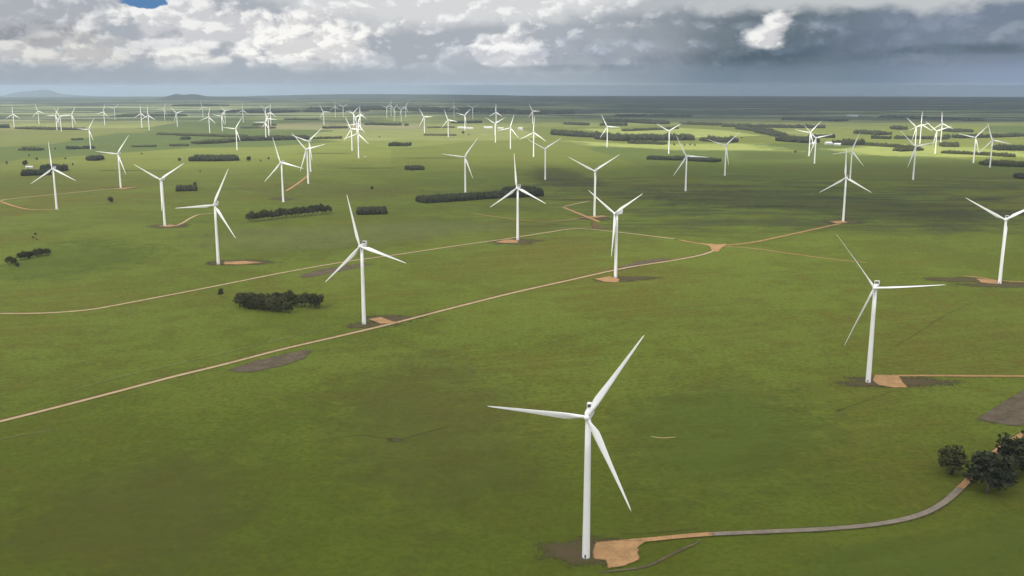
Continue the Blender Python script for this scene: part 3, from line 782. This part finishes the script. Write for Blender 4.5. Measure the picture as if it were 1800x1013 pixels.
W('thin dark hedge on the left background', [(270, 237), (300, 238)], 60, 9, kind=2, space=7, gap=.3)
W('thin dark belt on the tan field, left piece', [(640, 220), (671, 220.5)], 60, 13, space=8)
W('thin dark belt on the tan field, middle piece', [(676, 221), (705, 221)], 60, 13, space=8)
W('thin dark belt on the tan field, right piece', [(711, 221.5), (718, 221.5)], 50, 13, space=8)
W('thin belt left of the dense cluster', [(570, 226.5), (612, 226)], 60, 12, space=8)
W('thin belt behind the tower-like group', [(420, 226), (480, 226.5)], 60, 10, kind=2, space=8)
W('small far belt on the tan field left', [(445, 221), (486, 221)], 50, 10, space=8, gap=.3)
W('belt behind the substation', [(802, 217.5), (850, 216.5)], 80, 15, space=8)
W('brown scrub strip left of the substation', [(754, 225.5), (802, 225)], 60, 9, kind=0, space=7, gap=.2)
W('low grey scrub below the substation', [(742, 238.5), (800, 239)], 60, 8, kind=0, space=7, gap=.3)
W('dark wood under the double topped hill', [(300, 187), (345, 188), (400, 187)], 500, 20, space=16)
W('dark far wood left of the dense cluster', [(478, 199), (530, 197), (560, 198)], 600, 20, space=14)
W('dark far wood behind the dense cluster', [(540, 193), (620, 194), (700, 195)], 900, 22, space=18)
W('dark far wood behind the substation', [(690, 195), (780, 198), (868, 198)], 900, 22, space=18)
W('dark far wood right of centre', [(860, 200), (940, 202), (1012, 201)], 500, 22, space=16)
W('far dark belt in the right background', [(1085, 206), (1140, 206), (1200, 207)], 160, 16, space=16)
W('far dark belt right of the diagonal belt', [(1370, 211), (1440, 213), (1480, 214)], 130, 16, space=14)
W('far dark belt towards the right edge', [(1545, 208), (1620, 210), (1700, 213)], 160, 16, space=14)
W('far dark belt on the left plain', [(200, 206), (270, 206), (330, 205)], 300, 14, kind=2, space=14, gap=.2)
W('far dark belt left of the dense cluster', [(500, 211), (560, 211.5)], 60, 10, kind=2, space=12)

# ------------------------------------------------------------------ sheds
def shed(px, py, L, Wd, h, label, rot=0.0, name='farm_shed', cat='shed'):
    p = at(px, py); root = link(name, None, loc=p); tag(root, label, cat); root.rotation_euler = (0, 0, rot)
    w = MB(); w.loft([[(-L / 2, -Wd / 2, 0), (L / 2, -Wd / 2, 0), (L / 2, Wd / 2, 0), (-L / 2, Wd / 2, 0)], [(-L / 2, -Wd / 2, h), (L / 2, -Wd / 2, h), (L / 2, Wd / 2, h), (-L / 2, Wd / 2, h)]])
    link('wall', w.mesh('wall', WALLM), root)
    r = MB(); e = .5; rh = h + Wd * .22
    sec = lambda x: [(x, -Wd / 2 - e, h - .05), (x, 0, rh), (x, Wd / 2 + e, h - .05), (x, Wd / 2 + e, h + .25), (x, 0, rh + .3), (x, -Wd / 2 - e, h + .25)]
    r.loft([sec(-L / 2 - e), sec(L / 2 + e)])
    link('roof', r.mesh('roof', ROOF), root)
    d = MB(); d.box(-L * .3, -L * .3 + 4, -Wd / 2 - .12, -Wd / 2 - .02, 0, h * .8)
    link('door', d.mesh('door', DOORM), root)
shed(1458, 254, 40, 18, 7, 'long pale farm shed between the close turbine pair and dark clump', .1)
shed(1472, 255.5, 26, 14, 6, 'second pale farm roof right of the long pale shed', -.2)
shed(1430, 254, 22, 14, 6, 'small white shed behind the close turbine pair', .3)
shed(52, 296, 20, 10, 5, 'white roofed shed above the left end of the black grove', .2)
shed(642, 278, 5, 4, 5, 'small white kiosk right of the dense cluster front turbine', 0, 'kiosk', 'kiosk')
shed(812, 226, 50, 20, 6, 'left pale building of the substation', .05)
shed(826, 227, 40, 18, 5, 'low pale building right beside the left one of the substation', -.05)
shed(858, 226, 50, 24, 6, 'long pale building in the middle of the substation', .1)
shed(880, 227, 34, 18, 5, 'white building near the slim substation turbine', -.1)
shed(915, 229, 26, 18, 11, 'white shed right of the substation, dark base', 0)
shed(1367, 245, 24, 14, 8, 'grey shed at the left of the block wood', .2)
shed(1498, 206, 90, 30, 9, 'far pale roofs on the right plain', 0)
shed(1688, 241, 18, 10, 5, 'tiny white shed beside the belt at far right', 0)

# ------------------------------------------------------------------ light, sky, cloud deck, air
SUN_EL, SUN_AZ = 46.0, -140.0              # sun behind the camera, to the left (degrees from +Y, clockwise positive)
se, sa = math.radians(SUN_EL), math.radians(SUN_AZ)
SUN = Vector((math.sin(sa) * math.cos(se), math.cos(sa) * math.cos(se), math.sin(se)))
sl = bpy.data.lights.new('sun', 'SUN'); sl.energy = 4.6; sl.angle = math.radians(.53); sl.color = (1.0, .95, .87)
so = link('sun', sl); so.rotation_euler = SUN.to_track_quat('Z', 'Y').to_euler()

def build_deck():
    """unseen broken cloud deck over the plain: a lumpy sheet shaped to place sun and shade"""
    m, b, o = material('cloud')
    nt = m.node_tree; nt.nodes.remove(b)
    a = nt.nodes.new('ShaderNodeAttribute'); a.attribute_name = 'cover'
    e = S(a.outputs['Fac'])
    n = noi(pos(), 1 / 900, 3, .6)
    dens = sm(e + (n - .5) * .5, .08, .92)
    tr = nt.nodes.new('ShaderNodeBsdfTransparent')
    tl = nt.nodes.new('ShaderNodeBsdfTranslucent'); a2 = nt.nodes.new('ShaderNodeAttribute'); a2.attribute_name = 'thick'
    S.put(tl.inputs[0], mix(S(a2.outputs['Fac']), (.92, .92, .93, 1), (.28, .31, .35, 1)))
    mx = nt.nodes.new('ShaderNodeMixShader')
    S.put(mx.inputs[0], dens); nt.links.new(tr.outputs[0], mx.inputs[1]); nt.links.new(tl.outputs[0], mx.inputs[2])
    nt.links.new(mx.outputs[0], o.inputs[0])
    ZD = 3650.0
    X0, X1, Yb, Yt, st = -34000, 34000, -4000, 39600, 400
    nx, ny = int((X1 - X0) / st) + 1, int((Yt - Yb) / st) + 1
    ss = lambda x, a, b: (lambda t: t * t * (3 - 2 * t))(min(1, max(0, (x - a) / (b - a))))
    def lit(x, y):  # cloud cover laid out by where sun and shade should land
        q = .5 + .5 * mnoise.fractal((x / 1500, y / 900, 2.0), 1.0, 2.0, 4)
        l = .26 + .20 * (q - .5)                                                     # near plain, thin cloud
        l -= .10 * (1 - ss(y, 550, 1000))
        l += .07 * ss(y, 850, 1250) * (1 - ss(y, 1700, 2600))
        left = 1 - ss(x + .06 * y, -400, 500)
        l += .10 * left * ss(y, 1200, 2200)
        band = ss(y, 2950, 3600) * (1 - ss(y, 6200, 7000))
        l += band * (.34 * left + .95 * (1 - left)) * (.65 + .7 * q)
        l -= .18 * (1 - left) * ss(y, 1500, 1900) * (1 - ss(y, 2700, 3300))            # shade over the gully
        l -= ss(y, 6300, 7800) * (.04 + .30 * (1 - left))
        return min(1, max(0, l))
    def storm(x, y):
        return ss(y, 6500, 9500) * (.58 + .42 * ss(x / max(y, 1), -.12, .16))
    V = []; cv = []; Fc = []; tk = []
    for lay in (0, 1):
        for j in range(ny):
            for i in range(nx):
                gx, gy = X0 + i * st, Yb + j * st
                c = 1 - lit(gx, gy)
                edge = min(i, nx - 1 - i, j, ny - 1 - j)
                th = 0 if edge == 0 else (120 + 260 * c * (.6 + .8 * abs(mnoise.noise((gx / 700, gy / 700, 9)))))
                z = ZD + (th if lay else -.15 * th)
                V.append((gx + SUN.x / SUN.z * ZD, gy + SUN.y / SUN.z * ZD, z))
                cv.append((1 - (1 - c) ** .5) if edge > 1 else 0); tk.append(storm(gx, gy))
        k = lay * nx * ny
        for j in range(ny - 1):
            for i in range(nx - 1):
                q = k + j * nx + i
                Fc.append((q, q + 1, q + nx + 1, q + nx) if lay else (q, q + nx, q + nx + 1, q + 1))
    me = mesh_np('cloud_deck', V, Fc, m, True); cover_attr(me, cv)
    t_ = me.attributes.new('thick', 'FLOAT', 'POINT'); t_.data.foreach_set('value', np.asarray(tk, dtype=np.float32))
    tag(link('clouds', me), 'unseen broken cloud deck shaped to shade the plain', 'clouds', kind='structure')
build_deck()

def build_haze():
    m = bpy.data.materials.new('haze'); m.use_nodes = True; nt = m.node_tree; nt.nodes.clear()
    out = nt.nodes.new('ShaderNodeOutputMaterial'); v = nt.nodes.new('ShaderNodeVolumePrincipled')
    v.inputs['Color'].default_value = (.66, .79, .96, 1); v.inputs['Density'].default_value = 2.5e-5
    nt.links.new(v.outputs[0], out.inputs['Volume'])
    b = MB(); b.box(-46500, 46500, -46500, 46500, -213, 262)
    tag(link('haze', b.mesh('haze', m)), 'thin blue air over the plain', 'haze', kind='stuff')
build_haze()

def build_world():
    w = bpy.data.worlds.new('World'); scene.world = w; w.use_nodes = True
    nt = w.node_tree; S.nt = nt
    bg = nt.nodes['Background']
    sky = nt.nodes.new('ShaderNodeTexSky'); sky.sky_type = 'NISHITA'; sky.sun_disc = False
    sky.sun_elevation = se; sky.sun_rotation = sa; sky.altitude = 200
    vs = nt.nodes.new('ShaderNodeVectorMath'); vs.operation = 'SCALE'
    nt.links.new(sky.outputs[0], vs.inputs[0]); vs.inputs['Scale'].default_value = .085
    blue = S(vs.outputs[0])
    d = S(nt.nodes.new('ShaderNodeTexCoord').outputs['Generated'])
    x, y, z = sep(d)
    U = S._m('ARCTAN2', x, y) * (F / 100)
    V = S._m('ARCSINE', z) * (F / 100)
    def uv(px, py):
        a, b, c = ray(px, py); r = math.sqrt(a * a + b * b + c * c)
        return math.atan2(a, b) * F / 100, math.asin(c / r) * F / 100
    def fb(su, sv, seed, detail=7, rough=.58, dist=.3, ou=0., ov=0.):
        return noi(xyz((U + ou) * su, (V + ov) * sv, seed), 1, detail, rough, dist)
    n1 = fb(.5, .85, 1.0)                      # large billows
    n2 = fb(2.0, 2.9, 5.0, 8, .58)                # small billows
    n2s = fb(2.0, 2.9, 5.0, 8, .58, ou=-.07, ov=.10)
    def caul(su, sv, seed, ou=0., ov=0.):
        v = nt.nodes.new('ShaderNodeTexVoronoi'); v.feature = 'F1'; v.voronoi_dimensions = '2D'
        v.inputs['Detail'].default_value = 3.0; v.inputs['Roughness'].default_value = .55
        S.put(v.inputs['Vector'], xyz((U + ou) * su + n2 * 1.1 + seed, (V + ov) * sv + n1 * .9, 0.0)); v.inputs['Scale'].default_value = 1.0
        return S(v.outputs['Distance'])
    ca = caul(2.1, 3.2, 2.0); cb = caul(2.1, 3.2, 2.0, -.07, .11)
    nb = n1 * .6 + n2 * .2 + (.6 - ca) * .28
    relief = (cb - ca) * 1.1 + (n2 - n2s) * .6
    wob = (n1 - .5) * 1.0 + (n2 - .5) * .55
    # grey base: light on the left, storm on the right
    storm = sm(U + wob * 2.2, .4, 4.6)
    c = mix(sm(nb + relief * .3, .34, .68), lin(164, 170, 178), lin(204, 207, 210))
    sc = mix(sm(nb + (V * .12), .42, .70), lin(98, 112, 122), lin(134, 146, 158))
    sc = mix(sm(U, 4.6, 6.6) * .55, sc, lin(128, 140, 160))
    # rim of lighter cloud above the storm
    rim = sm(V + wob * .55 + U * -.012, 1.02, 1.26)
    c = mix(storm, c, mix(rim, sc, lin(186, 190, 192)))
    # white bank at the top middle
    bank = sm(V + wob * .9 - (U + 1.2) * (U + 1.2) * .05, .72, 1.15)
    c = mix(bank * .8, c, mix(sm(nb + relief * .3, .34, .66), lin(214, 215, 215), lin(238, 238, 237)))
    # cumulus heads, flat below
    def puff(px, py, rx, ry, strength, col, sharp=.35, base=None, wn=1.0):
        nonlocal c
        u0, v0 = uv(px, py); ku, kv = 100 / rx, 100 / ry
        du, dv = (U - u0) * ku, (V - v0) * kv
        q = 1.0 - (du * du + dv * dv) + (n2 - .5) * 3.2 * wn + (n1 - .5) * 1.4 * wn
        mk = sm(q, .0, sharp * 2)
        if base is not None: mk = mk * sm(V + (n2 - .5) * .12, uv(px, base)[1] - .05, uv(px, base)[1] + .05)
        shade = mix(sm(relief + dv * .28 + du * -.12 + (n2 - .5), -.25, .45), lin(*[int(k * .865) for k in col[:2]], int(col[2] * .885)), lin(*col))
        c = mix(mk * strength, c, shade)
    puff(60, 20, 170, 60, .6, (196, 199, 203))
    puff(60, 62, 120, 24, .8, (164, 167, 172))
    puff(340, 46, 170, 50, .9, (234, 234, 232))
    puff(150, 80, 110, 22, .6, (212, 212, 208))
    puff(20, 96, 36, 24, .8, (222, 222, 218), base=110)
    puff(140, 103, 88, 24, .95, (220, 219, 214), base=118)
    puff(268, 82, 70, 22, .6, (212, 214, 216))
    puff(335, 112, 76, 26, 1.0, (234, 234, 230), base=128)
    puff(545, 84, 125, 62, 1.0, (242, 241, 237), base=126)
    puff(655, 108, 50, 24, .7, (224, 226, 228), base=126)
    puff(745, 118, 44, 14, .55, (214, 217, 222), base=127)
    puff(893, 90, 70, 44, 1.0, (242, 242, 240), base=118)
    puff(800, 98, 60, 20, .5, (210, 214, 220))
    puff(255, 24, 62, 12, .7, (236, 236, 234), wn=.6)
    # storm belly and its pale break
    puff(1080, 92, 200, 34, .7, (168, 178, 192), .7)
    puff(1040, 120, 150, 9, .7, (112, 128, 138), .6, wn=.4)
    puff(1330, 104, 260, 26, .8, (84, 102, 114), .8, wn=.6)
    puff(1480, 78, 160, 40, .55, (104, 120, 140), .9, wn=.5)
    puff(1720, 86, 120, 12, .7, (96, 114, 124), .6, wn=.7)
    puff(1780, 56, 90, 18, .6, (150, 160, 172), .6)
    puff(1430, 40, 60, 16, .5, (140, 154, 170), .7)
    puff(1346, 64, 42, 24, 1.0, (234, 234, 232), .5, base=83, wn=1.0)
    puff(1368, 44, 36, 22, 1.0, (236, 236, 234), .5, wn=1.0)
    puff(1318, 46, 34, 10, .5, (168, 178, 186), .6)
    puff(1425, 48, 40, 14, .5, (160, 170, 180), .6)
    puff(1600, 112, 120, 8, .4, (124, 140, 150), .6)
    # blue gap
    u0, v0 = uv(248, 2); du, dv = (U - u0) / .38, (V - v0) / .10
    gap = sm(1.0 - du * du - dv * dv + (n2 - .5) * 4.5 + (n1 - .5) * 2.0, .0, .5)
    c = mix(gap, c, lin(88, 128, 172))
    # rain-grey air between cloud base and skyline
    low = sm(V + (n1 - .5) * .16, .52, .16)
    lowc = mix(sm(U, .0, 4.2), lin(162, 172, 182), lin(106, 124, 140))
    lowc = mix(sm(U, 5.0, 8.0), lowc, lin(134, 150, 174))
    lowc = mix(sm(V, .16, -.04) * sm(U, 3.0, -1.0), lowc, lin(160, 176, 191))
    lowc = mix(sm(fb(.5, .22, 3.0, 3, .5), .35, .7) * .3, lowc, lin(140, 150, 162))
    c = mix(low * .92, c, lowc)
    # overhead: broken cloud with blue between
    n3 = noi(d, 2.4, 6, .6, .4)
    over = mix(sm(n3, .40, .56), blue, mix(sm(n3, .5, .75), (1.5, 1.5, 1.5, 1), (.85, .88, .92, 1)))
    c = mix(sm(V, 2.4, 5.5), c, over)
    S.put(bg.inputs['Color'], c); bg.inputs['Strength'].default_value = 1.0
build_world()

# ------------------------------------------------------------------ camera and render settings
cam = bpy.data.cameras.new('camera'); co = link('camera', cam, loc=(0, 0, H))
cam.sensor_width = 36.0; cam.lens = F / 1800 * 36.0
co.rotation_euler = (math.pi / 2 - PITCH, 0, 0)
cam.clip_start = 1.0; cam.clip_end = 200000.0
scene.camera = co
scene.view_settings.view_transform = 'Standard'; scene.view_settings.look = 'None'
scene.view_settings.exposure = 0.12; scene.view_settings.gamma = 1.0; scene.view_settings.use_curve_mapping = False
scene.render.engine = 'CYCLES'
cy = scene.cycles
cy.use_denoising = True
cy.max_bounces = 5; cy.diffuse_bounces = 2; cy.glossy_bounces = 2; cy.transmission_bounces = 3; cy.volume_bounces = 1
cy.transparent_max_bounces = 16; cy.sample_clamp_indirect = 4
scene.render.use_persistent_data = False
